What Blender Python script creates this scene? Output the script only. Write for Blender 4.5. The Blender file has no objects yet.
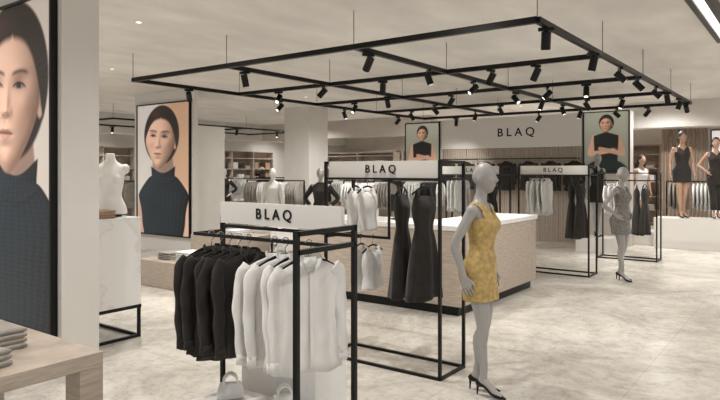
import bpy, math, random
import numpy as np
from mathutils import Vector, Matrix
random.seed(7)
scene=bpy.context.scene
scene.view_settings.view_transform='Standard'
def C(r,g,b):
    def f(c):
        c/=255.0
        return c/12.92 if c<=.04045 else ((c+.055)/1.055)**2.4
    return (f(r),f(g),f(b),1.0)
# ---------------------------------------------------------------- materials
def mat(name,col,rough=.6,metal=0.0,var=0.0,scale=6.0,bump=0.0,emis=0.0,stretch=None,detail=4,sheen=0):
    m=bpy.data.materials.new(name); m.use_nodes=True
    nt=m.node_tree; b=nt.nodes['Principled BSDF']
    b.inputs['Roughness'].default_value=rough; b.inputs['Metallic'].default_value=metal
    b.inputs['Base Color'].default_value=col
    if sheen: b.inputs['Sheen Weight'].default_value=sheen
    if emis:
        b.inputs['Emission Color'].default_value=col; b.inputs['Emission Strength'].default_value=emis
    if var or bump:
        tc=nt.nodes.new('ShaderNodeTexCoord'); mp=nt.nodes.new('ShaderNodeMapping')
        nt.links.new(tc.outputs['Object'],mp.inputs['Vector'])
        if stretch: mp.inputs['Scale'].default_value=stretch
        n=nt.nodes.new('ShaderNodeTexNoise'); n.inputs['Scale'].default_value=scale; n.inputs['Detail'].default_value=detail
        nt.links.new(mp.outputs['Vector'],n.inputs['Vector'])
        if var:
            r=nt.nodes.new('ShaderNodeValToRGB')
            r.color_ramp.elements[0].position=.3; r.color_ramp.elements[1].position=.7
            r.color_ramp.elements[0].color=tuple(c*(1-var) for c in col[:3])+(1,)
            r.color_ramp.elements[1].color=tuple(min(1,c*(1+var)) for c in col[:3])+(1,)
            nt.links.new(n.outputs['Fac'],r.inputs['Fac']); nt.links.new(r.outputs['Color'],b.inputs['Base Color'])
        if bump:
            bp=nt.nodes.new('ShaderNodeBump'); bp.inputs['Strength'].default_value=bump; bp.inputs['Distance'].default_value=.01
            nt.links.new(n.outputs['Fac'],bp.inputs['Height']); nt.links.new(bp.outputs['Normal'],b.inputs['Normal'])
    return m
def marble(name):
    m=mat(name,C(226,224,220),.5); nt=m.node_tree; b=nt.nodes['Principled BSDF']
    tc=nt.nodes.new('ShaderNodeTexCoord'); n=nt.nodes.new('ShaderNodeTexNoise')
    n.inputs['Scale'].default_value=1.6; n.inputs['Detail'].default_value=7; n.inputs['Distortion'].default_value=1.2
    nt.links.new(tc.outputs['Object'],n.inputs['Vector'])
    r=nt.nodes.new('ShaderNodeValToRGB'); e=r.color_ramp.elements
    e[0].position=.47; e[0].color=C(226,224,221); e[1].position=.53; e[1].color=C(223,221,218)
    x=e.new(.5); x.color=C(213,210,207)
    nt.links.new(n.outputs['Fac'],r.inputs['Fac']); nt.links.new(r.outputs['Color'],b.inputs['Base Color'])
    return m
def floor_mat():
    m=mat('stone_floor',C(215,211,204),.26); nt=m.node_tree; b=nt.nodes['Principled BSDF']
    tc=nt.nodes.new('ShaderNodeTexCoord')
    n=nt.nodes.new('ShaderNodeTexNoise'); n.inputs['Scale'].default_value=.9; n.inputs['Detail'].default_value=15; n.inputs['Roughness'].default_value=.78; n.inputs['Distortion'].default_value=.5
    nt.links.new(tc.outputs['Object'],n.inputs['Vector'])
    r=nt.nodes.new('ShaderNodeValToRGB'); e=r.color_ramp.elements
    e[0].position=.38; e[0].color=C(182,175,165); e[1].position=.60; e[1].color=C(228,223,214)
    nt.links.new(n.outputs['Fac'],r.inputs['Fac'])
    v=nt.nodes.new('ShaderNodeTexNoise'); v.inputs['Scale'].default_value=9; v.inputs['Detail'].default_value=12; v.inputs['Roughness'].default_value=.85
    nt.links.new(tc.outputs['Object'],v.inputs['Vector'])
    r2=nt.nodes.new('ShaderNodeValToRGB'); r2.color_ramp.elements[0].position=.40; r2.color_ramp.elements[1].position=.50
    r2.color_ramp.elements[0].color=(.62,.60,.57,1); r2.color_ramp.elements[1].color=(1,1,1,1)
    nt.links.new(v.outputs['Fac'],r2.inputs['Fac'])
    mx=nt.nodes.new('ShaderNodeMix'); mx.data_type='RGBA'; mx.blend_type='MULTIPLY'; mx.inputs[0].default_value=.6
    nt.links.new(r.outputs['Color'],mx.inputs[6]); nt.links.new(r2.outputs['Color'],mx.inputs[7])
    br=nt.nodes.new('ShaderNodeTexBrick'); br.inputs['Scale'].default_value=1; br.inputs['Mortar Size'].default_value=.004
    br.inputs['Brick Width'].default_value=1.2; br.inputs['Row Height'].default_value=1.2; br.offset=0
    br.inputs['Color1'].default_value=(1,1,1,1); br.inputs['Color2'].default_value=(.94,.94,.93,1); br.inputs['Mortar'].default_value=(.80,.78,.76,1)
    nt.links.new(tc.outputs['Object'],br.inputs['Vector'])
    m2=nt.nodes.new('ShaderNodeMix'); m2.data_type='RGBA'; m2.blend_type='MULTIPLY'; m2.inputs[0].default_value=1
    nt.links.new(mx.outputs[2],m2.inputs[6]); nt.links.new(br.outputs['Color'],m2.inputs[7])
    nt.links.new(m2.outputs[2],b.inputs['Base Color'])
    return m
def spotted(name,c1,c2,scale,lo,hi):
    m=mat(name,c1,.55); nt=m.node_tree; b=nt.nodes['Principled BSDF']
    tc=nt.nodes.new('ShaderNodeTexCoord'); n=nt.nodes.new('ShaderNodeTexVoronoi'); n.inputs['Scale'].default_value=scale
    nt.links.new(tc.outputs['Object'],n.inputs['Vector'])
    r=nt.nodes.new('ShaderNodeValToRGB'); r.color_ramp.elements[0].position=lo; r.color_ramp.elements[1].position=hi
    r.color_ramp.elements[0].color=c1; r.color_ramp.elements[1].color=c2
    nt.links.new(n.outputs['Distance'],r.inputs['Fac']); nt.links.new(r.outputs['Color'],b.inputs['Base Color'])
    return m
BLACK=mat('black_metal',C(24,23,22),.4,.6)
BLK=mat('black_fabric',C(36,31,28),.9,var=.25,scale=14,sheen=.1)
WHT=mat('white_fabric',C(222,220,217),.85,var=.05,scale=9)
GRYF=mat('grey_fabric',C(150,144,136),.85,var=.1,scale=9)
TAN=mat('tan_fabric',C(150,122,100),.85,var=.1,scale=9)
WOOD=mat('grey_oak',C(174,160,146),.5,var=.18,scale=7,stretch=(1,1,12))
WOODD=mat('brown_oak',C(134,112,94),.5,var=.2,scale=6,stretch=(1,1,10))
WALL=mat('wall_plaster',C(212,208,202),.8,var=.03,scale=2)
WALLD=mat('wall_panel',C(196,189,180),.8,var=.05,scale=2)
CEIL=mat('ceiling_plaster',C(226,222,216),.9,var=.09,scale=2.2,detail=12,stretch=(1,.45,1))
SIGN=mat('sign_white',C(214,210,204),.5)
MARB=marble('white_marble')
FLOOR=floor_mat()
SKIN=mat('mannequin_grey',C(154,151,148),.42)
SKINW=mat('mannequin_white',C(225,222,218),.45)
SKINT=mat('mannequin_tan',C(176,140,118),.5)
HAIR=mat('dark_hair',C(34,26,22),.6)
GOLD=mat('mustard_jacquard',C(170,143,86),.6,var=.32,scale=26,detail=9)
LEOP=spotted('speckled_fabric',C(44,42,40),C(128,124,118),60,.25,.5)
LENS=mat('lamp_lens',(1,.95,.88,1),.3,emis=2.0)
STRIP=mat('light_strip',(1,.95,.87,1),.3,emis=1.6)
PANEL=mat('lightbox_panel',(.9,.88,.85,1),.4,emis=.4)
BLUE=mat('blue_led',(.12,.3,1,1),.3,emis=.12)
CHROME=mat('chrome',C(170,168,165),.25,.9)
# ---------------------------------------------------------------- mesh builder
def catmull(K,n):
    K=np.array(K,float); k=len(K); out=[]
    P=np.vstack([2*K[0]-K[1],K,2*K[-1]-K[-2]])
    for i in np.linspace(0,k-1,n):
        j=min(int(i),k-2); t=i-j
        p0,p1,p2,p3=P[j],P[j+1],P[j+2],P[j+3]
        out.append(.5*((2*p1)+(-p0+p2)*t+(2*p0-5*p1+4*p2-p3)*t*t+(-p0+3*p1-3*p2+p3)*t**3))
    return np.array(out)
class MB:
    def __init__(s): s.v=[];s.f=[];s.m=[];s.s=[];s.mats=[]
    def mi(s,m):
        if m not in s.mats: s.mats.append(m)
        return s.mats.index(m)
    def add(s,vs,fs,m,smooth=False):
        o=len(s.v); s.v+= [tuple(p) for p in vs]; i=s.mi(m)
        for f in fs: s.f.append(tuple(a+o for a in f)); s.m.append(i); s.s.append(smooth)
    def box(s,x0,y0,z0,x1,y1,z1,m):
        x0,x1=min(x0,x1),max(x0,x1);y0,y1=min(y0,y1),max(y0,y1);z0,z1=min(z0,z1),max(z0,z1)
        v=[(x0,y0,z0),(x1,y0,z0),(x1,y1,z0),(x0,y1,z0),(x0,y0,z1),(x1,y0,z1),(x1,y1,z1),(x0,y1,z1)]
        s.add(v,[(0,3,2,1),(4,5,6,7),(0,1,5,4),(1,2,6,5),(2,3,7,6),(3,0,4,7)],m)
    def loft(s,rings,m,cap=True,closed=True,smooth=True):
        n=len(rings[0]); vs=[p for r in rings for p in r]; fs=[]
        for i in range(len(rings)-1):
            for j in range(n if closed else n-1):
                a=i*n+j; b=i*n+(j+1)%n; fs.append((a,b,b+n,a+n))
        if cap: fs.append(tuple(range(n))[::-1]); fs.append(tuple((len(rings)-1)*n+j for j in range(n)))
        s.add(vs,fs,m,smooth)
    def tube(s,pts,rad,m,n=10,ref=(0,0,1),sub=0,smooth=True,wrk=0,ph=0):
        R=[(r,r) if not isinstance(r,(tuple,list)) else r for r in rad]
        K=np.hstack([np.array(pts,float),np.array(R,float)])
        if sub: K=catmull(K,sub)
        P=K[:,:3]; rings=[]
        pu=None
        for i in range(len(P)):
            t=P[min(i+1,len(P)-1)]-P[max(i-1,0)]; t=t/(np.linalg.norm(t)+1e-9)
            r=np.array(ref,float) if pu is None else pu
            u=r-r.dot(t)*t
            if np.linalg.norm(u)<1e-3:
                r=np.array((1,0,0.)) if abs(t[0])<.9 else np.array((0,1,0.)); u=r-r.dot(t)*t
            u/=np.linalg.norm(u); pu=u; w=np.cross(t,u); ring=[]
            for a in np.linspace(0,2*math.pi,n,endpoint=False):
                f=1+wrk*(math.sin(3*a+i*.55+ph)+.7*math.sin(2*a-i*.8+2*ph)) if wrk else 1
                ring.append(P[i]+K[i,3]*f*math.cos(a)*u+K[i,4]*f*math.sin(a)*w)
            rings.append(ring)
        s.loft(rings,m,smooth=smooth)
    def sph(s,c,r,m,n=16):
        R=[]
        for i in range(1,n):
            ph=math.pi*i/n
            R.append([(c[0]+r[0]*math.sin(ph)*math.cos(a),c[1]+r[1]*math.sin(ph)*math.sin(a),c[2]-r[2]*math.cos(ph)) for a in np.linspace(0,2*math.pi,n*2,endpoint=False)])
        s.loft(R,m)
    def make(s,name,loc=(0,0,0),rot=0,parent=None,bevel=0,remesh=0,sub=0,solid=0):
        me=bpy.data.meshes.new(name); me.from_pydata(s.v,[],s.f)
        for m in s.mats: me.materials.append(m)
        me.polygons.foreach_set('material_index',s.m); me.polygons.foreach_set('use_smooth',s.s); me.update()
        o=bpy.data.objects.new(name,me); scene.collection.objects.link(o)
        o.location=loc; o.rotation_euler=(0,0,rot)
        if parent: o.parent=parent
        if solid:
            q=o.modifiers.new('solid','SOLIDIFY'); q.thickness=solid; q.offset=0
        if bevel:
            q=o.modifiers.new('bevel','BEVEL'); q.width=bevel; q.segments=2; q.limit_method='ANGLE'
        if remesh:
            q=o.modifiers.new('remesh','REMESH'); q.mode='VOXEL'; q.voxel_size=remesh; q.use_smooth_shade=True
            q=o.modifiers.new('smooth','SMOOTH'); q.factor=.5; q.iterations=4
        return o
def empty(name,loc=(0,0,0),rot=0):
    o=bpy.data.objects.new(name,None); scene.collection.objects.link(o); o.location=loc; o.rotation_euler=(0,0,rot); return o
def lettering(txt,loc,size,parent=None,name='sign_lettering',m=BLACK):
    cu=bpy.data.curves.new(name,'FONT'); cu.body=txt; cu.size=size; cu.extrude=.002; cu.align_x='CENTER'; cu.align_y='CENTER'
    cu.offset=.0012*size/.1
    o=bpy.data.objects.new(name,cu); scene.collection.objects.link(o); o.location=loc; o.rotation_euler=(math.pi/2,0,0)
    cu.materials.append(m)
    if parent: o.parent=parent
    return o
# ---------------------------------------------------------------- room shell
H=3.5
def slab(name,a,b,m):
    q=MB(); q.box(*a,*b,m); return q.make(name)
slab('floor',(-20.2,-5,-.1),(7,22.2,0),FLOOR)
slab('ceiling',(-20.2,-5,H),(7,22.2,H+.1),CEIL)
slab('wall_back',(-20.2,22,0),(7,22.2,H),WALLD)
slab('wall_left',(-20.2,-5,0),(-20,22,H),WALL)
slab('trim_1',(-4.2,17,2.85),(7,17.6,H),WALL)
slab('trim_2',(-17.5,9.5,2.9),(-17,22,H),WALL)
slab('trim_3',(-17,16.8,2.9),(-9.7,17.3,H),WALLD)
q=MB(); q.box(-1.06,-4,H-.04,-1.0,9.5,H,BLACK); q.box(-.9,-4,H-.04,-.8,9.5,H,BLACK); q.box(-1.0,-4,H-.015,-.9,9.5,H,STRIP); q.make('ceiling_light_strip')
for i in range(6):
    slab('window_%d'%(i+1),(-18+i*4.5,-5.0,0),(-17.92+i*4.5,-4.9,H),BLACK)
# ---------------------------------------------------------------- painted posters (vertex colours on flat panels)
def artmat(name,em):
    m=mat(name,(1,1,1,1),.45); nt=m.node_tree; b=nt.nodes['Principled BSDF']
    a=nt.nodes.new('ShaderNodeVertexColor'); a.layer_name='Col'
    nt.links.new(a.outputs['Color'],b.inputs['Base Color']); nt.links.new(a.outputs['Color'],b.inputs['Emission Color'])
    b.inputs['Emission Strength'].default_value=em
    return m
ART=artmat('poster_print',.3)
def ell(s,t,cx,cy,rx,ry,soft=.06,rot=0):
    c,sn=math.cos(rot),math.sin(rot); a=(s-cx)*c+(t-cy)*sn; b=-(s-cx)*sn+(t-cy)*c
    d=np.sqrt((a/rx)**2+(b/ry)**2); return np.clip((1-d)/soft+.5,0,1)
def ga(s,t,cx,cy,rx,ry): return np.exp(-((s-cx)/rx)**2-((t-cy)/ry)**2)
def sm(x,w):
    v=np.clip(x/w+.5,0,1); return v*v*(3-2*v)
def mx(c,mask,col):
    col=np.array(col[:3]); return c*(1-mask[...,None])+col*mask[...,None]
def seg(s,t,ax,ay,bx,by,r0,r1,soft):
    dx,dy=bx-ax,by-ay; h=np.clip(((s-ax)*dx+(t-ay)*dy)/(dx*dx+dy*dy),0,1)
    d=np.hypot(s-ax-h*dx,t-ay-h*dy); return sm(r0+(r1-r0)*h-d,soft)
def shade(hm,s,t,L=(-.46,.34,.80),amb=.38,k=.80):
    ds=s[0,1]-s[0,0]; dt=t[1,0]-t[0,0]
    gy,gx=np.gradient(hm,dt,ds); n=np.sqrt(gx**2+gy**2+1); L=np.array(L)/np.linalg.norm(L)
    return amb+k*np.clip((-gx*L[0]-gy*L[1]+L[2])/n,0,1)
def face(c,s,t,cx,cy,k,skin,hair,tilt=0,turn=-.10):
    S=(s-cx)/k; T=(t-cy)/k
    S,T=S*math.cos(tilt)+T*math.sin(tilt),-S*math.sin(tilt)+T*math.cos(tilt)
    sk=np.array(skin[:3]); hr=np.array(hair[:3])
    hm_=ell(S,T,.05,.14,.90,1.0,.05)
    st=.75+.5*np.sin(46*np.arctan2(T-.1,S-.02)+5*S+3*np.sin(9*T))**2; hc=hr[None,None]*(st*(.8+1.6*ga(S,T,-.35,.85,.35,.18)))[...,None]
    c=c*(1-hm_[...,None])+hc*hm_[...,None]
    c=mx(c,ell(S,T,.80,-.08,.09,.21,.25,-.12),tuple(sk*.66)); c=mx(c,ell(S,T,.80,-.05,.045,.12,.6)*.7,tuple(sk*.28)); 
    w=.76-.38*np.clip(-T-.14,0,1)**1.3
    d=np.sqrt((S/w)**2+(T/1.02)**2); m=np.clip((1-d)/.035+.5,0,1)
    hm=.58*np.sqrt(np.clip(1-d**2*.95,0,1))
    o=turn
    ridge=np.clip((.30-T)/.52,0,1)**1.3*np.clip((T+.33)/.09,0,1)
    hm=hm+.13*np.exp(-((S-o)/.085)**2)*ridge+.04*ga(S,T,o-.11,-.24,.06,.07)+.04*ga(S,T,o+.11,-.24,.06,.07)
    for e in(-.33,.33): hm=hm-.10*ga(S,T,e+o*.6,.13,.19,.11)+.04*ga(S,T,e+o*.6,.31,.24,.08)+.02*ga(S,T,e+o*.6,.10,.11,.06)
    hm=hm+.06*ga(S,T,-.44,-.10,.18,.16)+.06*ga(S,T,.42,-.10,.18,.16)-.03*ga(S,T,-.42,-.45,.16,.18)-.03*ga(S,T,.40,-.45,.16,.18)
    hm=hm+.03*ga(S,T,o,-.455,.17,.04)+.04*ga(S,T,o,-.585,.15,.05)-.02*ga(S,T,o,-.52,.2,.018)-.025*ga(S,T,o,-.69,.14,.05)+.06*ga(S,T,o*.6,-.86,.18,.12)-.015*ga(S,T,o,-.38,.035,.05)
    sh=shade(hm*k,s,t); 
    alb=np.ones(s.shape+(3,))*sk
    alb=mx(alb,.38*ga(S,T,-.40,-.2,.22,.2)+.32*ga(S,T,.38,-.2,.2,.2),tuple(sk*np.array((1.0,.82,.78))))
    for e in(-1,1):
        ex=.30*e+o*.7; wd=.14 if e<0 else .15
        alb=mx(alb,.72*ga(S,T,ex,.13,.20,.09),tuple(sk*np.array((.46,.36,.32))))
        al=(T-.09)-.042*(1-((S-ex)/wd)**2); lo=(T-.09)+.030*(1-((S-ex)/wd)**2)
        eye=sm(-al,.025)*sm(lo,.025)*sm(wd-np.abs(S-ex),.04)
        alb=mx(alb,eye,C(150,136,128)); alb=mx(alb,eye*ell(S,T,ex-.01,.098,.06,.06,.3),C(34,24,20)); 
        alb=mx(alb,np.exp(-(al/.017)**2)*sm(wd+.02-np.abs(S-ex),.08),C(24,16,14))
        alb=mx(alb,.4*np.exp(-(lo/.012)**2)*sm(wd-np.abs(S-ex),.1),tuple(sk*.3))
        bt=.245+.03*(1-((S-ex-.05*e)/.2)**2); alb=mx(alb,.8*np.exp(-((T-bt)/.028)**2)*sm(.20-np.abs(S-ex-.01*e),.12),tuple(hr*1.8))
        alb=mx(alb,.7*ga(S,T,o+.06*e,-.285,.03,.015),tuple(sk*.15))
    lipu=sm(-( (T+.515)-.058*np.clip(1-((S-o)/.21)**2,0,1)*(1-.25*np.exp(-((S-o)/.04)**2))),.03)*sm(T+.517,.012)*sm(.21-np.abs(S-o),.06)
    lipl=sm((T+.515)+.085*np.clip(1-((S-o)/.19)**2,0,1),.04)*sm(-.513-T,.012)*sm(.20-np.abs(S-o),.06)
    alb=mx(alb,lipu*.65,C(150,90,80)); alb=mx(alb,lipl*.6,C(180,116,106)); alb=mx(alb,.75*np.exp(-((T+.515)/.012)**2)*sm(.20-np.abs(S-o),.08),C(76,38,34))
    sh3=np.stack([sh,sh**1.12,sh**1.2],-1); fc=alb*sh3*(1-.45*np.clip(S+.05,0,1)**1.0)[...,None]
    c=c*(1-m[...,None])+fc*m[...,None]
    hl=sm(T-(.68-.5*(S-.02)**2-1.2*np.abs(S)**4)-.03*np.exp(-(S/.03)**2),.12)*hm_
    c=c*(1-hl[...,None])+hc*hl[...,None]
    return c
def artA(s,t,bg1=C(214,208,202),bg2=C(196,160,132),fx=.80,fk=.66):
    c=np.zeros(s.shape+(3,))+np.array(bg1[:3])
    c=mx(c,sm(s-1.0-.1*np.sin(t*2),.5),bg2)
    skin=C(226,186,164); sk=np.array(skin[:3]); hair=C(40,29,25)
    c=mx(c,ell(s,t,1.62,.35,.30,.75,.2),tuple(sk*.85)); c=mx(c,ell(s,t,.2,.2,.3,.7,.3),tuple(sk*.8))
    c=mx(c,seg(s,t,fx+.06,2.0,fx+.12,1.2,.31,.38,.05),tuple(sk*.38))
    c=mx(c,ga(s,t,fx-.14,1.45,.16,.14)*.55,tuple(sk*.62))
    cx=fx+.1
    hw=.40+.015*np.sin(t*9)+.47*np.clip((1.30-t)/.45,0,1)**.65-.20*np.clip((.95-t)/.9,0,1)
    body=sm(hw-np.abs(s-cx),.03)*sm(1.47-.10*np.cos((s-cx)*5)-t,.02)
    hb=.35*np.sqrt(np.clip(1-((s-cx)/np.maximum(hw,.05))**2,0,1))+.05*ga(s,t,.6,.7,.25,.2)+.05*ga(s,t,1.3,.7,.25,.2)
    hb=hb+.012*np.sin((s-cx)/np.maximum(hw,.3)*38)*(.6+.4*np.sin(t*60+3*np.sin(s*20)))+.004*np.sin(t*150)
    hb=hb+.03*np.exp(-((t-1.25+.12*np.cos((s-cx)*4))/.03)**2)
    sh=shade(hb,s,t,L=(-.5,.42,.76),amb=.06,k=1.1)
    cloth=np.array(C(26,40,50)[:3])[None,None]*sh[...,None]
    c=c*(1-body[...,None])+cloth*body[...,None]
    return face(c,s,t,fx,2.12,fk,skin,hair,-.08)
def artB(s,t):
    c=np.zeros(s.shape+(3,))+np.array(C(178,178,164)[:3]); skin=C(206,162,136); sk=np.array(skin[:3])
    c=mx(c,sm(.95-t,1.2)*.6,C(110,114,98))
    c=mx(c,seg(s,t,.5,.98,.5,.8,.055,.08,.02),tuple(sk*.6))
    c=mx(c,seg(s,t,.25,.76,.14,.42,.085,.07,.02),skin); c=mx(c,seg(s,t,.75,.76,.86,.42,.085,.07,.02),tuple(sk*.8))
    hw=.28-.05*np.clip(.7-t,0,1); c=mx(c,sm(hw-np.abs(s-.5),.02)*sm(.90-.30*np.abs(s-.5)-t,.02),C(24,26,26))
    c=mx(c,ell(s,t,.5,-.02,.50,.30,.1),C(30,38,34))
    c=mx(c,seg(s,t,.14,.4,.66,.47,.055,.04,.02),skin); c=mx(c,seg(s,t,.86,.4,.36,.52,.055,.04,.02),tuple(sk*.85))
    c=mx(c,ga(s,t,.66,.49,.06,.03),tuple(sk*1.05))
    return face(c,s,t,.5,1.08,.19,skin,C(38,28,24))
def poster(name,x0,x1,y,z0,z1,art,W,T,res,depth=.06,fr=.025):
    q=MB(); w=x1-x0;h=z1-z0; y=y-.003
    q.box(0,-depth,0,fr,0,h,BLACK);q.box(w-fr,-depth,0,w,0,h,BLACK);q.box(fr,-depth,0,w-fr,0,fr,BLACK);q.box(fr,-depth,h-fr,w-fr,0,h,BLACK)
    o=q.make(name,(x0,y,z0))
    nx=int(res*w);ny=int(res*h)
    S,Tt=np.meshgrid(np.linspace(0,1,nx),np.linspace(0,1,ny))
    V=np.stack([fr+S*(w-2*fr),np.full_like(S,-depth*.7),fr+Tt*(h-2*fr)],-1).reshape(-1,3)
    idx=np.arange(nx*ny).reshape(ny,nx); F=np.stack([idx[:-1,:-1],idx[:-1,1:],idx[1:,1:],idx[1:,:-1]],-1).reshape(-1,4)
    me=bpy.data.meshes.new('print'); me.from_pydata(V.tolist(),[],F.tolist())
    ca=me.color_attributes.new('Col','FLOAT_COLOR','POINT')
    col=np.ones((ny,nx,4)); col[...,:3]=np.clip(art(S*W,Tt*T),0,1); ca.data.foreach_set('color',col.ravel())
    me.materials.append(ART); p=bpy.data.objects.new('print',me); scene.collection.objects.link(p); p.parent=o
    return o
slab('column',(-7.2,2.64,0),(-5.0,2.97,H),WALL)
slab('column.001',(-12.6,8.36,0),(-10.48,8.46,H),WALL)
slab('wall_partition',(-12.4,8.47,0),(-10.55,9.25,2.72),WALL)
poster('framed_portrait_poster',-6.82,-5.06,2.64,.34,3.24,lambda s,t:artA(s,t,C(222,218,213),C(206,196,186),1.02,.72),1.76,2.9,170)
poster('framed_portrait_poster.001',-12.44,-10.56,8.36,.34,3.24,artA,1.76,2.9,90)
# ---------------------------------------------------------------- ceiling truss + spots
def truss(name,xs,ys,z,t=.045):
    q=MB()
    for x in xs: q.box(x-t/2,ys[0],z-t/2,x+t/2,ys[-1],z+t/2,BLACK)
    for y in ys: q.box(xs[0],y-t/2,z-t/2-.001,xs[-1],y+t/2,z+t/2+.001,BLACK)
    for x in xs:
        for y in ys: q.tube([(x,y,z),(x,y,H)],[.004,.004],BLACK,6)
    return q.make(name)
XS=[-8.15,-6.1,-4.05,-2.0]; YS=[5.38,7.48,9.58,11.7,13.8]
truss('ceiling_lighting_frame',XS,YS,3.1,.055)
truss('ceiling_lighting_frame.001',[-19,-16.8,-14.5],[9,11.3,13.6,16],3.1)
def spot_obj(x,y,z,yaw,light=False,e=60,tilt=.5):
    q=MB()
    q.box(-.018,-.07,-.03,.018,.07,0,BLACK); q.tube([(0,0,-.03),(0,0,-.10)],[.010,.010],BLACK,8)
    a=tilt; d=np.array((math.sin(a),0,-math.cos(a))); c=np.array((0,0,-.12))
    q.tube([c-d*.08,c+d*.08],[.044,.044],BLACK,14,smooth=False)
    q.tube([c+d*.0801,c+d*.083],[.030,.030],LENS,14,smooth=False)
    o=q.make('track_spotlight',(x,y,z-.03),yaw)
    if light:
        L=bpy.data.lights.new('spot_beam','SPOT'); L.energy=e; L.spot_size=math.radians(95); L.spot_blend=.7; L.shadow_soft_size=.03; L.color=(1,.975,.93)
        l=bpy.data.objects.new('spot_beam',L); scene.collection.objects.link(l); l.parent=o; l.location=c+d*.12
        l.rotation_euler=(0,-a,0)
n=0
def sp(x,y):
    global n; n+=1
    spot_obj(x,y,3.1,random.uniform(0,6.28),n%2==0,112,random.choice([.35,.6,.8]))
for y in(5.6,7.1,8.3,9.3,10.5,11.4,12.5,13.3): sp(-2.0,y)
for y in(5.65,7.0,8.3,9.9,11.1,12.3,13.4): sp(-4.05,y)
for y in(5.7,7.3,9.1,10.8,12.6): sp(-6.1,y)
for y in(6.4,8.5,10.5,12.6): sp(-8.15,y)
for y in YS[1:]:
    for x in(-2.8,-3.4,-5.1,-7.2): sp(x,y)
for x,y in((-14.5,9.8),(-14.5,11.9),(-14.5,13.2),(-14.5,15),(-16.8,10.4),(-16.8,12.5)): spot_obj(x,y,3.1,random.uniform(0,6),False)
def fill_light(x,y,e):  # added ceiling fill lamp with a made-up fitting, there to brighten the room
    q=MB(); q.tube([(0,0,-.004),(0,0,.0)],[.05,.05],SIGN,20,smooth=False); q.tube([(0,0,-.006),(0,0,-.0041)],[.03,.03],LENS,20,smooth=False)
    o=q.make('added_fill_downlight',(x,y,H))
    L=bpy.data.lights.new('fill_beam','SPOT'); L.energy=e; L.spot_size=math.radians(160); L.spot_blend=1; L.shadow_soft_size=.03; L.color=(1,.98,.95)
    l=bpy.data.objects.new('fill_beam',L); scene.collection.objects.link(l); l.parent=o; l.location=(0,0,-.05)
for x in(-18.5,-14.2,-9.7):  # grid of added fill lamps, stronger towards the back
    for y in(2,6.0,11,15.8,19.8): fill_light(x,y,290 if y>9 else 225)
for x in(-6.4,-3,.6):
    for y in(1,4.3,16,19.5): fill_light(x,y,180 if y<9 else 270)
fill_light(.6,8,190);fill_light(.6,12,210)
# ---------------------------------------------------------------- garments
def hook(q,dx=0):
    pts=[(dx,.0,-.075),(dx,0,-.035),(dx,.018,-.018),(dx,.022,.0),(dx,.015,.016),(dx,0,.022),(dx,-.015,.016),(dx,-.021,.003)]
    q.tube(pts,[.0028]*8,CHROME,6,ref=(1,0,0),sub=14)
    q.tube([(dx,-.17,-.135),(dx,-.08,-.09),(dx,0,-.075),(dx,.08,-.09),(dx,.17,-.135)],[(.006,.009)]*5,BLACK,8,ref=(1,0,0),sub=12)
def garment(keys,q,m,seed,amp,freq=7,n=48,nr=26,scoop=0.0,dx=0,lean=0,crk=0):
    r=random.Random(seed); ph=[r.uniform(0,6.28) for _ in range(4)]
    K=catmull(keys,nr); ztop=K[0,0]; zb=K[-1,0]; rings=[]
    for z,hw,hd in K:
        p=(ztop-z)/(ztop-zb); ring=[]
        for a in np.linspace(0,2*math.pi,n,endpoint=False):
            ca,sa=math.cos(a),math.sin(a)
            f=1+amp*p*(math.sin(freq*a+ph[0]+2*p)+.6*math.sin((freq+4)*a+ph[1]))
            x=hd*ca*f+.35*amp*p*hd*math.sin(3*sa*3+ph[2])*2+crk*math.sin(p*19+sa*4+ph[1])*math.sin(sa*3+ph[3])*ca; y=hw*sa*(1+.25*amp*p*math.sin(5*a+ph[3]))
            zz=z-scoop*max(0,1-(y/.11)**2)*max(0,1-p*7)*(1 if ca>0 else .35)
            if p>.97: zz+=.008*math.sin(4*a+ph[1])-(.02*abs(ca) if crk else 0)
            ring.append((x+dx+lean*p*p,y,zz))
        rings.append(ring)
    q.loft(rings,m,cap=True)
def shirt(name,loc,rot,m,seed=0,L=.60,W=.195,sleeve=.48):
    q=MB(); hook(q)
    garment([(-.070,.045,.018),(-.090,.06,.026),(-.108,.12,.024),(-.140,W-.012,.020),(-.18,W,.022),(-.32,W-.02,.024),(-.46,W-.025,.026),(-.08-L,W+.012,.032)],q,m,seed,.42,6,n=64,nr=34,crk=.008)
    r=random.Random(seed)
    for s in(-1,1):
        k=r.uniform(-.015,.022); e=r.uniform(-.02,.012); ph=r.uniform(0,6)
        q.tube([(0,s*(W-.04),-.130),(k*.6,s*(W+.0),-.185),(k,s*(W+.020+e),-.32),(k*1.6+.006,s*(W+.018+e*.6),-.46),(k*2+.014,s*(W+.010),-.13-sleeve)],[(.019,.040),(.018,.042),(.017,.036),(.017,.033),(.013,.028)],m,18,ref=(1,0,0),sub=26,wrk=.11,ph=ph)
        q.tube([(k*2+.014,s*(W+.010),-.115-sleeve),(k*2.1+.015,s*(W+.009),-.170-sleeve)],[(.013,.029),(.014,.030)],m,14,ref=(1,0,0))
    # open collar wings and front placket
    for s in(-1,1): q.tube([(-.02,s*.03,-.070),(.012,s*.055,-.078),(.030,s*.040,-.105),(.034,s*.012,-.150)],[(.004,.014),(.005,.020),(.005,.024),(.003,.006)],m,8,ref=(1,0,0),sub=12)
    q.tube([(.026,0,-.15),(.030,.0,-.3),(.034,0,-.45),(.038,0,-.07-L)],[(.004,.012)]*4,m,8,ref=(1,0,0),sub=8)
    return q.make(name,loc,rot)
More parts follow.
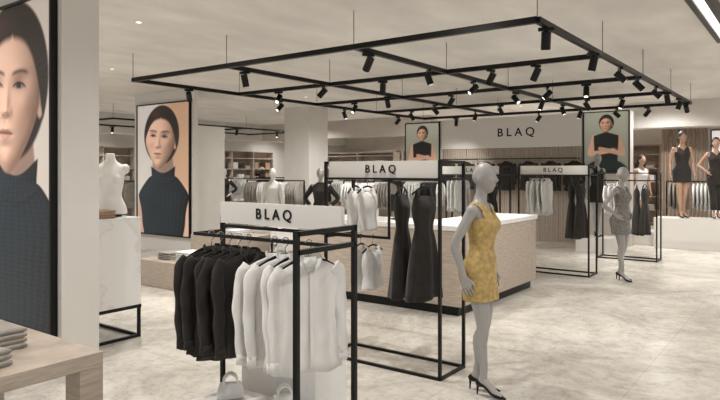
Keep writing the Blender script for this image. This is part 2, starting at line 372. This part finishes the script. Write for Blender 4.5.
def dress(name,loc,rot,m,seed=0,L=.98,flare=.25,strap=True):
    q=MB(); hook(q)
    garment([(-.15,.135,.03),(-.20,.15,.05),(-.26,.165,.06),(-.34,.15,.055),(-.44,.125,.045),(-.56,.165,.06),(-.78,.21,.075),(-.08-L,flare,.09)],q,m,seed,.2,6,nr=34,scoop=.03)
    for s in(-1,1):
        q.tube([(.02,s*.10,-.17),(.0,s*.085,-.092),(-.02,s*.10,-.17)],[(.004,.022)]*3,m,8,ref=(1,0,0),sub=9)
    return q.make(name,loc,rot)
def top(name,loc,rot,m,seed=0,L=.42):
    q=MB(); hook(q)
    garment([(-.12,.13,.025),(-.17,.16,.045),(-.25,.165,.055),(-.36,.145,.05),(-.08-L,.17,.06)],q,m,seed,.14,6,scoop=.02)
    for s in(-1,1): q.tube([(.02,s*.10,-.14),(.0,s*.085,-.09),(-.02,s*.10,-.14)],[(.004,.025)]*3,m,8,ref=(1,0,0),sub=9)
    return q.make(name,loc,rot)
def row(name,x0,x1,y,z,mats,L=.62,step=.085,rot=0):
    q=MB(); n=int((x1-x0)/step); ln=x1-x0
    q.box(-ln/2-.05,-.014,-.014,ln/2+.05,.014,.014,BLACK)
    for s in(-1,1):
        xx=s*(ln/2+.05); q.box(xx-.015,-.015,-z,xx+.015,.015,0,BLACK); q.box(xx-.015,-.25,-z,xx+.015,.25,-z+.03,BLACK)
    r=random.Random(int(x0*10)); cur=mats[0]
    for i in range(n):
        if i%6==0: cur=r.choice(mats)
        if i%6==5: continue
        Lr=L*r.uniform(.92,1.04); dx=-ln/2+(i+.5)*step; w=.19+r.uniform(-.015,.015)
        garment([(-.05,.05,.018),(-.08,.14,.024),(-.12,w,.026),(-.3,w,.028),(-.05-Lr,w+.02,.034)],q,cur,i,.3,5,n=16,nr=8,dx=dx)
        for s in(-1,1): q.tube([(dx,s*(w-.03),-.12),(dx+.01,s*(w+.03),-.3),(dx+.02,s*(w+.02),-.52)],[(.022,.032)]*3,cur,7,ref=(1,0,0))
        q.tube([(dx,0,-.06),(dx,0,.0)],[.004,.004],CHROME,4)
    return q.make(name,((x0+x1)/2,y,z),rot)
# ---------------------------------------------------------------- racks
def rack(x0,x1,y0,y1,zt=1.84,sh=.15,sign=True,lower=None):
    cx,cy=(x0+x1)/2,(y0+y1)/2; q=MB(); t=.025; hx=(x1-x0)/2; hy=(y1-y0)/2
    for sx in(-1,1):
        for sy in(-1,1): q.box(sx*hx-t/2,sy*hy-t/2,0,sx*hx+t/2,sy*hy+t/2,zt,BLACK)
        for z in(t/2,zt-t/2): q.box(sx*hx-t/2,-hy,z-t/2,sx*hx+t/2,hy,z+t/2,BLACK)
        q.box(sx*hx-t/2,-hy,zt-.17,sx*hx+t/2,hy,zt-.15,BLACK)
    for sy in(-1,1):
        q.box(-hx,sy*hy-t/2,0,hx,sy*hy+t/2,t,BLACK)
        if sy>0: q.box(-hx,sy*hy-t/2,zt-t,hx,sy*hy+t/2,zt,BLACK)
    q.tube([(-hx,0,zt-.16),(hx,0,zt-.16)],[.012,.012],BLACK,8)
    if lower:
        q.box(-hx,-.012,lower-.012,-hx+.58,.012,lower+.012,BLACK); q.box(-hx-t/2,-hy,lower-.012,-hx+t/2,hy,lower+.012,BLACK)
        q.box(-hx+.57,-.012,lower-.012,-hx+.585,.012,zt-.16,BLACK)
    if sign:
        q.box(-hx+.02,-hy-.0+.02,zt-sh,hx-.02,-hy+.04,zt,SIGN)
    q.box(-hx,-hy-t/2,zt-sh-.015,hx,-hy+t/2,zt-sh,BLACK)
    o=q.make('clothes_rack',(cx,cy,0))
    if sign: lettering('B L A Q',(0,-hy+.015,zt-sh/2),.1,o)
    return o
rack(-3.75,-2.52,4.54,4.97,lower=1.13)
dress('hanging_black_dress',(-3.03,4.755,1.68),.25,BLK,3)
dress('hanging_black_dress',(-2.80,4.755,1.68),-.12,BLK,4)
top('hanging_white_top',(-3.56,4.755,1.68),.2,WHT,5,.40)
top('hanging_white_top',(-3.42,4.755,1.68),.05,WHT,6,.41)
top('hanging_white_top',(-3.50,4.755,1.13),.2,WHT,7,.42)
top('hanging_white_top',(-3.36,4.755,1.13),.05,WHT,8,.40)
rack(-4.2,-3.0,10.4,10.85)
for i in range(4): shirt('hanging_white_shirt',(-4.05+i*.09,10.625,1.68),-.1,WHT,20+i)
dress('hanging_black_dress',(-3.35,10.625,1.68),.2,BLK,9); dress('hanging_black_dress',(-3.2,10.625,1.68),-.1,BLK,10)
rack(-5.75,-4.55,10.4,10.85)
dress('hanging_black_dress',(-4.95,10.625,1.68),.2,BLK,11); dress('hanging_black_dress',(-4.8,10.625,1.68),-.1,BLK,12)
for i in range(3): shirt('hanging_white_shirt',(-5.6+i*.09,10.625,1.68),-.1,WHT,30+i)
rack(-3.55,-2.45,12.9,13.3,1.72,sign=False)
for i in range(4): shirt('hanging_white_shirt',(-3.4+i*.09,13.1,1.56),-.1,WHT,40+i)
dress('hanging_black_dress',(-2.85,13.1,1.56),.2,BLK,13); dress('hanging_black_dress',(-2.7,13.1,1.56),-.1,BLK,14)
# near rack (low, asymmetrical frame)
ox,oy=-2.55,2.5
q=MB(); t=.025
def b(x0,y0,z0,x1,y1,z1,m=BLACK): q.box(x0-ox,y0-oy,z0,x1-ox,y1-oy,z1,m)
for (x,y,z) in((-2.0,2.2,1.46),(-2.0,2.66,1.46),(-3.12,2.72,1.46)): b(x-t/2,y-t/2,0,x+t/2,y+t/2,z)
b(-2.0-t/2,2.2,1.46-t,-2.0+t/2,2.66,1.46); b(-2.0-t/2,2.2,0,-2.0+t/2,2.66,t)
b(-3.12,2.72-t/2,1.385,-2.0,2.72+t/2,1.405); b(-3.12,2.72-t/2,0,-2.0,2.72+t/2,t)
b(-3.12,2.49,1.35,-2.0,2.51,1.37); b(-3.13,2.49,1.35,-3.11,2.73,1.37)
b(-2.0-t/2,2.2,1.345,-2.0+t/2,2.66,1.37)
b(-3.12,2.70,1.415,-2.12,2.73,1.55,SIGN)
ra=q.make('clothes_rack',(ox,oy,0))
lettering('B L A Q',(-2.64-ox,2.695-oy,1.483),.09,ra)
for i in range(5): shirt('hanging_black_shirt',(-2.97+i*.08,2.5,1.362),-.26+random.uniform(-.14,.12),BLK,50+i,L=.6+random.uniform(-.03,.02))
for i in range(4): shirt('hanging_white_shirt',(-2.44+i*.085,2.5,1.362),-.26+random.uniform(-.14,.12),WHT,60+i,L=.6+random.uniform(-.03,.02))
q=MB(); q.box(-.32,-.15,0,.32,.15,.8,MARB); q.make('marble_plinth',(-2.72,2.96,0),bevel=.004)
q=MB(); q.box(-.42,-.2,0,.42,.2,.40,SIGN); q.make('low_display_plinth',(-2.55,2.46,0),bevel=.004)
def handbag(x,y,z,rot,k=.7):
    q=MB(); rings=[]
    for h,w,d in((0,.1,.045),(.01,.115,.055),(.07,.11,.05),(.12,.095,.03),(.135,.09,.015)):
        rings.append([(k*w*np.sign(math.cos(a))*abs(math.cos(a))**.5,k*d*np.sign(math.sin(a))*abs(math.sin(a))**.6,k*h) for a in np.linspace(0,6.283,28,endpoint=False)])
    q.loft(rings,WHT)
    for s in(-1,1): q.tube([(-.055*k,s*.02*k,.10*k),(-.05*k,s*.024*k,.17*k),(0,s*.026*k,.21*k),(.05*k,s*.024*k,.17*k),(.055*k,s*.02*k,.10*k)],[.007]*5,WHT,8,ref=(0,1,0),sub=14)
    q.make('white_handbag',(x,y,z),rot)
handbag(-2.80,2.50,.402,.9); handbag(-2.40,2.54,.402,.9)
# ---------------------------------------------------------------- mannequins
TOR=catmull([(.84,-.005,.075,.10),(.90,-.015,.105,.155),(.97,-.02,.115,.172),(1.05,-.008,.10,.155),(1.14,0,.078,.118),(1.22,.004,.085,.125),(1.30,.01,.098,.140),(1.36,.01,.10,.148),(1.42,-.005,.085,.158),(1.46,-.012,.068,.150),(1.495,-.016,.056,.095),(1.53,-.012,.05,.056),(1.58,.0,.046,.048),(1.64,.006,.044,.046)],80)
def tz(z): return [np.interp(z,TOR[:,0],TOR[:,i]) for i in(1,2,3)]
def hand(q,w,d,side,palm,m):
    w=np.array(w,float);d=np.array(d,float);d/=np.linalg.norm(d);s=np.array(side,float);s-=s.dot(d)*d;s/=np.linalg.norm(s);p=np.cross(d,s)*palm
    q.tube([w-d*.02,w+d*.03,w+d*.085],[(.022,.018),(.034,.015),(.036,.012)],m,12,ref=s)
    for o,L in((-.029,.062),(-.010,.078),(.010,.084),(.029,.072)):
        a=w+d*.08+s*o; q.tube([a-d*.02,a+s*o*.15,a+d*L*.5+s*o*.25+p*.006,a+d*L*.8+p*.02+s*o*.3,a+d*L*.92+p*.034+s*o*.3],[.0088,.0088,.008,.0072,.006],m,8,ref=s)
    a=w+d*.025+s*.024; q.tube([a,a+d*.02+s*.022+p*.006,a+d*.05+s*.034+p*.014,a+d*.072+s*.034+p*.02],[.013,.011,.0095,.007],m,8,ref=s)
def head(q,c,m,yaw=0):
    nu,nv=40,30; rings=[]
    for i in range(1,nv):
        ph=math.pi*i/nv; zr=-math.cos(ph); ring=[]
        for a in np.linspace(0,2*math.pi,nu,endpoint=False):
            x=math.sin(ph)*math.cos(a); y=math.sin(ph)*math.sin(a); z=zr
            X=.098*x;Y=.076*y;Z=.122*z
            if z<0: Y*=1-.34*(-z)**1.3; X=X*(1-.25*(-z)**1.5)+.022*(-z)
            if x<0 and z<-.2: X*=1-.45*(-z-.2)
            if x>0:
                g=lambda cy,cz,sy,sz: math.exp(-((y-cy)/sy)**2-((z-cz)/sz)**2)
                X+=.028*g(0,-.16,.13,.14)+.010*g(0,.02,.12,.2)-.012*g(.36,.08,.2,.12)-.012*g(-.36,.08,.2,.12)+.010*g(0,-.50,.24,.09)+.012*g(0,-.84,.35,.14)+.004*g(0,.25,.6,.1)-.006*g(0,-.34,.2,.06)
            ring.append((X,Y,Z))
        rings.append(ring)
    cy,sy=math.cos(yaw),math.sin(yaw)
    rings=[[(c[0]+x*cy-y*sy,c[1]+x*sy+y*cy,c[2]+z) for x,y,z in r] for r in rings]
    q.loft(rings,m)
    for s in(-1,1):
        ex,ey=-.004,s*.074; q.sph((c[0]+ex*cy-ey*sy,c[1]+ex*sy+ey*cy,c[2]-.008),(.017,.010,.030),m,8)
def mannequin(name,loc,rot,skin,cloth,arms,legs,hem=.745,vox=.006,headyaw=0,sleeves=False,pants=False,hair=False,scale=1):
    E=empty(name,loc,rot); E.scale=(scale,)*3; q=MB()
    K=TOR[::3]; rings=[[(cx+rx*math.cos(a),ry*math.sin(a),z) for a in np.linspace(0,2*math.pi,32,endpoint=False)] for z,cx,rx,ry in K]
    q.loft(rings,skin)
    for s in(-1,1): q.sph((.060,s*.066,1.325),(.052,.055,.055),skin,12); q.sph((-.075,s*.07,.95),(.07,.08,.085),skin,12)
    head(q,(.022,0,1.695),skin,headyaw)
    for s,(el,wr,hd,sd,pm) in zip((-1,1),arms):
        sh=np.array((-.012,s*.162,1.445)); el=np.array(el);wr=np.array(wr)
        q.sph(sh+np.array((0,0,-.005)),(.052,.05,.052),skin,12)
        q.tube([sh,sh*.6+el*.4+np.array((0,s*.006,0)),el,el*.65+wr*.35,wr],[.045,.041,.034,.034,.022],skin,14,sub=20)
        hand(q,wr,hd,sd,pm,skin)
    sh=MB()
    for s,(kn,an,yaw) in zip((-1,1),legs):
        hp=np.array((-.01,s*.085,.93)); kn=np.array(kn);an=np.array(an)
        q.tube([hp,hp*.55+kn*.45+np.array((.006,s*.004,0)),kn,kn*.66+an*.34+np.array((-.022,0,0)),kn*.25+an*.75,an],[(.088,.088),(.074,.074),(.05,.05),(.053,.05),(.034,.033),(.03,.028)],skin,16,sub=26)
        c,sn=math.cos(yaw),math.sin(yaw)
        F=lambda x,y,z:(an[0]+x*c-y*sn,an[1]+x*sn+y*c,z)
        q.tube([F(-.035,0,.108),F(-.01,0,.115),F(.04,0,.092),F(.095,0,.045),F(.155,0,.022)],[(.026,.022),(.032,.030),(.026,.031),(.02,.036),(.011,.02)],skin,14,ref=(0,0,1),sub=14)
        q.tube([an,F(-.005,0,.11)],[.03,.03],skin,12)
        sh.tube([F(-.056,0,.115),F(-.035,0,.096),F(.02,0,.078),F(.075,0,.042),F(.12,0,.025),F(.185,0,.012)],[(.02,.018),(.032,.030),(.018,.034),(.022,.039),(.02,.037),(.006,.010)],BLACK,16,ref=(0,0,1),sub=22)
        sh.tube([F(-.05,0,.09),F(-.052,0,.05),F(-.055,0,.0)],[.016,.008,.006],BLACK,10)
    q.make('body',parent=E,remesh=vox)
    sh.make('shoes',parent=E)
    if hair:
        h=MB(); h.sph((.004,0,1.735),(.10,.087,.095),HAIR,14); h.sph((-.055,0,1.68),(.06,.082,.13),HAIR,12); h.make('hair',parent=E,remesh=.012)
    d=MB(); rings=[]; N=72; zs=np.linspace(hem,1.525,90)
    for z in zs:
        cx,rx,ry=tz(max(z,.97))
        if z<.97:
            u=(.97-z)/(.97-.745); rx=rx+.006*u; ry=ry*(1-.02*u) ; cx=cx+.012*u
        off=.011
        ring=[]
        for a in np.linspace(0,2*math.pi,N,endpoint=False):
            ca,sa=math.cos(a),math.sin(a)
            bx=.026*math.exp(-((z-1.325)/.055)**2)*max(0,ca)*math.exp(-((abs(sa)-.45)/.45)**2)
            bk=.03*math.exp(-((z-.95)/.08)**2)*max(0,-ca)
            w=.003*math.sin(5*a+z*16)*(1 if z<1.2 else .3)
            ring.append((cx+(rx+off+w)*ca+bx-bk,(ry+off)*sa,z))
        rings.append(ring)
    vs=[p for r in rings for p in r]; fs=[]
    for i in range(len(rings)-1):
        for j in range(N):
            f=(i*N+j,i*N+(j+1)%N,(i+1)*N+(j+1)%N,(i+1)*N+j)
            x=sum(vs[k][0] for k in f)/4;y=sum(vs[k][1] for k in f)/4;z=sum(vs[k][2] for k in f)/4
            if not sleeves:
                if x>0 and z>1.415+1.0*abs(y): continue
                if x<=0 and z>1.46+.5*abs(y): continue
                if abs(y)>.128-(z-1.40)*.1 and z>1.385: continue
            fs.append(f)
    d.add(vs,fs,cloth,True)
    if sleeves:
        for s,(el,wr,hd,sd,pm) in zip((-1,1),arms):
            shp=np.array((-.012,s*.150,1.448)); el=np.array(el);wr=np.array(wr)
            d.tube([shp,shp*.6+el*.4+np.array((0,s*.006,0)),el,wr*.85+el*.15],[.062,.054,.046,.038],cloth,14,sub=16)
    if pants:
        for s,(kn,an,yaw) in zip((-1,1),legs):
            hp=np.array((-.01,s*.085,.95)); kn=np.array(kn);an=np.array(an)
            d.tube([hp,hp*.5+kn*.5,kn,an+np.array((0,0,.04))],[.1,.09,.075,.075],cloth,16,sub=16)
    d.make('dress',parent=E,solid=.004)
    return E
legsA=(((.035,-.06,.53),(.035,-.045,.155),-.1),((.0,.06,.53),(-.06,.05,.155),.2))
armsA=(((-.125,-.235,1.185),(-.055,-.225,.945),(.25,.05,-1),(1,0,0),-1),((-.10,.235,1.18),(-.0,.21,.95),(.3,-.05,-1),(1,0,0),1))
armsHip=(((-.10,-.33,1.20),(.02,-.20,1.06),(.35,.45,-.6),(.6,0,.4),-1),((-.10,.33,1.20),(.02,.20,1.06),(.35,-.45,-.6),(.6,0,.4),1))
armsDn=(((-.03,-.23,1.18),(.02,-.245,.93),(.1,0,-1),(1,0,0),-1),((-.03,.23,1.18),(.02,.245,.93),(.1,0,-1),(1,0,0),1))
mannequin('female_mannequin',(-2.12,4.49,0),math.radians(4),SKIN,GOLD,armsA,legsA,vox=.0055,headyaw=-.1)
mannequin('female_mannequin',(-2.5,10.45,0),math.radians(-18),SKIN,LEOP,armsHip,legsA,vox=.008)
def mplinth(x,y,h=.3,w=.35,m=SIGN): 
    q=MB(); q.box(-w,-.35,0,w,.35,h,m); q.make('display_plinth',(x,y,0),bevel=.005)
mplinth(-3.85,13.95,.315); mannequin('female_mannequin',(-3.85,13.95,.32),math.radians(-40),SKIN,BLK,armsDn,legsA,vox=.012)
mplinth(-3.4,16.1,.315); mannequin('female_mannequin',(-3.4,16.1,.32),math.radians(-40),SKINT,WHT,armsDn,legsA,vox=.012,hair=True)
mannequin('female_mannequin',(-7.9,9.4,0),math.radians(-60),SKIN,BLK,armsHip,legsA,vox=.012,sleeves=True)
mannequin('female_mannequin',(-10.2,10.4,0),math.radians(-60),SKINW,WHT,armsDn,legsA,vox=.012,sleeves=True)
mplinth(-2.1,15.8,.68,.9,SIGN)
mannequin('female_mannequin',(-2.45,15.7,.685),math.radians(-60),SKINT,BLK,armsDn,legsA,vox=.012,hair=True,scale=1.08)
mannequin('female_mannequin',(-1.80,15.9,.685),math.radians(-75),SKINT,BLK,armsHip,legsA,vox=.012,hair=True,pants=True,scale=1.0)
mannequin('female_mannequin',(-11.2,16.0,0),math.radians(-60),SKINW,GRYF,armsDn,legsA,vox=.014,sleeves=True)
mannequin('female_mannequin',(-14.6,12.8,0),math.radians(-60),SKINW,BLK,armsHip,legsA,vox=.014,sleeves=True)
mannequin('female_mannequin',(-9.2,17.2,0),math.radians(-60),SKINW,WHT,armsDn,legsA,vox=.014,sleeves=True)
mannequin('female_mannequin',(-12.9,9.9,0),math.radians(-60),SKINW,WHT,armsHip,legsA,vox=.014,sleeves=True)
# ---------------------------------------------------------------- cash desk
q=MB()
q.box(-1.3,-1.23,.12,1.3,-.48,1.03,WOOD); q.box(.55,-.48,.12,1.3,1.23,1.03,WOOD)
q.box(-1.24,-1.17,0,1.24,-.53,.12,BLACK); q.box(.6,-.53,0,1.24,1.17,.12,BLACK)
q.box(-1.32,-1.25,1.03,1.32,-.46,1.09,MARB); q.box(.53,-.46,1.03,1.32,1.25,1.09,MARB)
q.box(-1.24,-1.182,.108,1.24,-1.172,.118,BLUE); q.box(1.242,-1.16,.108,1.252,1.16,.118,BLUE)
q.make('cash_desk',(-4.7,7.86,0),bevel=.02)
q=MB(); q.box(-.1,-.08,0,.1,.08,.012,BLACK); q.tube([(0,0,.01),(0,0,.14)],[.014,.014],BLACK,8); q.box(-.19,-.012,.1,.19,.012,.34,BLACK); q.make('checkout_monitor',(-4.6,7.1,1.09),2.6,bevel=.004)
# ---------------------------------------------------------------- feature wall
q=MB()
q.box(-3.05,0,0,3.05,.3,3.15,WALLD); q.box(-1.85,-.06,2.35,1.97,0,3.15,SIGN)
for i in range(60): 
    x=-1.85+i*.064; q.box(x,-.035,0,x+.04,0,2.35,WOOD)
q.tube([(-1.8,-.30,2.06),(1.9,-.30,2.06)],[.013,.013],BLACK,8)
for x in(-1.8,0,1.9): q.box(x-.01,-.30,2.05,x+.01,0,2.07,BLACK)
fw=q.make('feature_wall',(-6.5,15.2,0))
lettering('B L A Q',(.3,-.066,2.74),.30,fw)
for i in range(7): shirt('hanging_black_jacket',(-8.05+i*.57,14.9,2.06),-math.pi/2,BLK,80+i,L=.7,W=.22)
poster('framed_model_poster',-9.55,-8.42,15.2,1.6,3.12,artB,1,1.35,90)
poster('framed_model_poster.001',-4.5,-3.45,15.2,1.72,3.16,artB,1,1.35,120)
slab('wall_niche',(-3.3,18.0,0),(6,18.2,2.85),WALLD)
q=MB(); q.box(0,-.05,0,.85,0,2.3,BLACK); q.box(.03,-.055,.03,.82,-.05,2.27,PANEL); q.make('lightbox_panel',(-2.15,17.99,.5))
q=MB()
for i in range(12): q.box(-3.28+i*.09,17.96,0,-3.22+i*.09,17.995,2.85,WOODD)
q.make('wood_slat_panel')
# ---------------------------------------------------------------- shelving on walls
def shelving(name,loc,w,rot,m=WOODD,h=2.5,seed=0):
    q=MB(); r=random.Random(seed); d=.4
    q.box(-w/2,-.03,0,w/2,0,h,m)
    nb=max(1,int(w/1.2)); 
    for i in range(nb+1): x=-w/2+w*i/nb; q.box(x-.02,-d,0,x+.02,-.03,h,m)
    for i in range(nb):
        xa=-w/2+w*i/nb+.02; xb=-w/2+w*(i+1)/nb-.02
        for z in(.08,.5,.95,1.4,1.85,2.3,h): q.box(xa,-d,z-.03,xb,-.03,z,m)
        for z in(.5,.95,1.4,1.85):
            x=xa+.06
            while x+.28<xb:
                mm=r.choice([WHT,WHT,GRYF,TAN,BLK]); k=r.randint(2,6)
                for j in range(k): q.box(x+r.uniform(0,.01),-d+.04,z+j*.045,x+.26,-.06,z+j*.045+.04,mm)
                x+=.34
    return q.make(name,loc,rot)
shelving('wall_shelving_unit',(-17.0,21.98,0),5.8,0,WOOD,2.6,1)
shelving('wall_shelving_unit',(-10.8,21.98,0),5.8,0,WOOD,2.6,2)
shelving('wall_shelving_unit',(-5.2,21.98,0),4.8,0,WOODD,2.6,3)
shelving('wall_shelving_unit',(-19.98,17,0),6,math.pi/2,WOOD,2.6,4)
shelving('wall_shelving_unit',(-19.98,10,0),6,math.pi/2,WOOD,2.6,5)
shelving('display_shelving_unit',(-13.8,17.9,0),4.6,0,WOOD,2.4,6)
M3=[WHT,WHT,GRYF]
for a in((-12.6,-10.6,11.9,M3),(-15.5,-13.3,11.5,[WHT,WHT,TAN]),(-13.4,-11.2,14.8,[WHT,GRYF,BLK]),(-16.5,-14.4,14.6,[WHT,TAN,BLK]),(-9.6,-8.0,12.4,M3),(-10.0,-7.8,14.3,[WHT,GRYF,BLK]),(-2.9,-.6,16.7,M3),(-12.8,-10.8,6.6,M3),(-16.0,-13.6,9.0,M3),(-9.6,-7.0,18.8,M3),(-17.5,-15.5,17.0,M3)):
    row('clothes_row',a[0],a[1],a[2],1.5,a[3])
slab('column.002',(-11.9,12.6,0),(-11.0,13.4,H),WALL)
# ---------------------------------------------------------------- left displays
def stand(name,loc,hx,hy,z0,z1):
    q=MB(); t=.03
    q.box(-hx,-hy,z0,hx,hy,z1,MARB)
    for sx in(-1,1):
        for sy in(-1,1): q.box(sx*hx-t/2*(1+sx),sy*hy-t/2*(1+sy),0,sx*hx+t/2*(1-sx),sy*hy+t/2*(1-sy),z0,BLACK)
    e=.005
    for sy in(-1,1): q.box(-hx,sy*hy-t/2*(1+sy),0,hx,sy*hy+t/2*(1-sy),t,BLACK); q.box(-hx-e,sy*(hy+e)-t/2*(1+sy),z0-t,hx+e,sy*(hy+e)+t/2*(1-sy),z0+.005,BLACK)
    for sx in(-1,1): q.box(sx*hx-t/2*(1+sx),-hy,0,sx*hx+t/2*(1-sx),hy,t,BLACK); q.box(sx*(hx+e)-t/2*(1+sx),-hy-e,z0-t,sx*(hx+e)+t/2*(1-sx),hy+e,z0+.005,BLACK)
    q.make(name,loc,bevel=.003)
stand('marble_display_stand',(-6.5,3.44,0),.75,.45,.34,1.265)
def bust(x,y,z,rot,cloth):
    E=empty('torso_bust',(x,y,z),rot); q=MB()
    K=[k for k in TOR if k[0]>.95][::2]; K=[K[0]*np.array((1,1,.6,.6))]+K
    rings=[[(cx+rx*math.cos(a),ry*math.sin(a),zz-.93) for a in np.linspace(0,2*math.pi,36,endpoint=False)] for zz,cx,rx,ry in K if zz<1.6]
    q.loft(rings,cloth)
    for s in(-1,1): q.sph((.062,s*.07,1.325-.93),(.055,.06,.06),cloth,12); q.sph((-.012,s*.15,.505),(.048,.045,.055),cloth,12)
    q.make('torso',parent=E,remesh=.008)
    q=MB(); q.tube([(0,0,0),(0,0,.012)],[.12,.12],BLACK,24,smooth=False); q.tube([(0,0,.01),(0,0,.06)],[.012,.012],BLACK,10); q.make('stand',parent=E)
bust(-6.05,3.72,1.267,-.7,SKINW)
def stack(x,y,z,m,n=4,w=.28,d=.34,rot=0):
    q=MB(); r=random.Random(int(x*100))
    for i in range(n):
        o=r.uniform(-.006,.006); h=.028
        R=[]
        for xx in np.linspace(-w/2,w/2,9):
            R.append([(xx+o,(d/2)*math.copysign(abs(math.cos(a))**.35,math.cos(a)),i*h+h/2+h/2*math.copysign(abs(math.sin(a))**.7,math.sin(a))) for a in np.linspace(0,6.283,20,endpoint=False)])
        q.loft(R,m)
    q.make('folded_clothes_stack',(x,y,z+.002),rot)
stack(-5.87,3.52,1.265,TAN,3,.18,.2)
q=MB(); q.box(-.65,-.5,.70,.65,.5,.78,WOOD)
q.box(.5,.37,0,.65,.5,.70,WOOD);q.box(-.65,.37,0,-.5,.5,.70,WOOD);q.box(.5,-.5,0,.65,-.37,.70,WOOD);q.box(-.65,-.5,0,-.5,-.37,.70,WOOD)
q.make('oak_table',(-3.74,1.36,0),bevel=.004)
stack(-3.31,1.33,.78,GRYF,3,.2,.22,.2); stack(-3.62,1.5,.78,GRYF,4,.26,.3)
q=MB(); q.box(-.55,-.4,0,.55,.4,.40,WOOD); q.make('display_bench',(-7.85,6.05,0),bevel=.01)
stack(-7.6,6.0,.40,WHT,5); stack(-7.98,5.95,.40,GRYF,4)
q=MB(); q.box(-.6,-.4,0,.6,.4,.62,WOOD); q.make('display_bench',(-8.4,7.5,0),bevel=.01)
stack(-8.1,7.4,.62,WHT,4); stack(-8.55,7.4,.62,TAN,3)
stand('marble_display_table',(-6.9,8.0,0),.6,.4,.6,.95)
stack(-6.7,7.9,.95,WHT,4); stack(-7.1,7.9,.95,BLK,3)
# ---------------------------------------------------------------- world, camera
w=bpy.data.worlds.new('World'); scene.world=w; w.use_nodes=True
w.node_tree.nodes['Background'].inputs[0].default_value=(1,.985,.965,1); w.node_tree.nodes['Background'].inputs[1].default_value=.9
cam=bpy.data.cameras.new('camera'); cam.lens=30.9; cam.sensor_width=36; cam.shift_y=-29/720; cam.clip_end=200
co=bpy.data.objects.new('camera',cam); scene.collection.objects.link(co); co.location=(0,0,1.75); co.rotation_euler=(math.pi/2,0,math.radians(36.4))
scene.camera=co
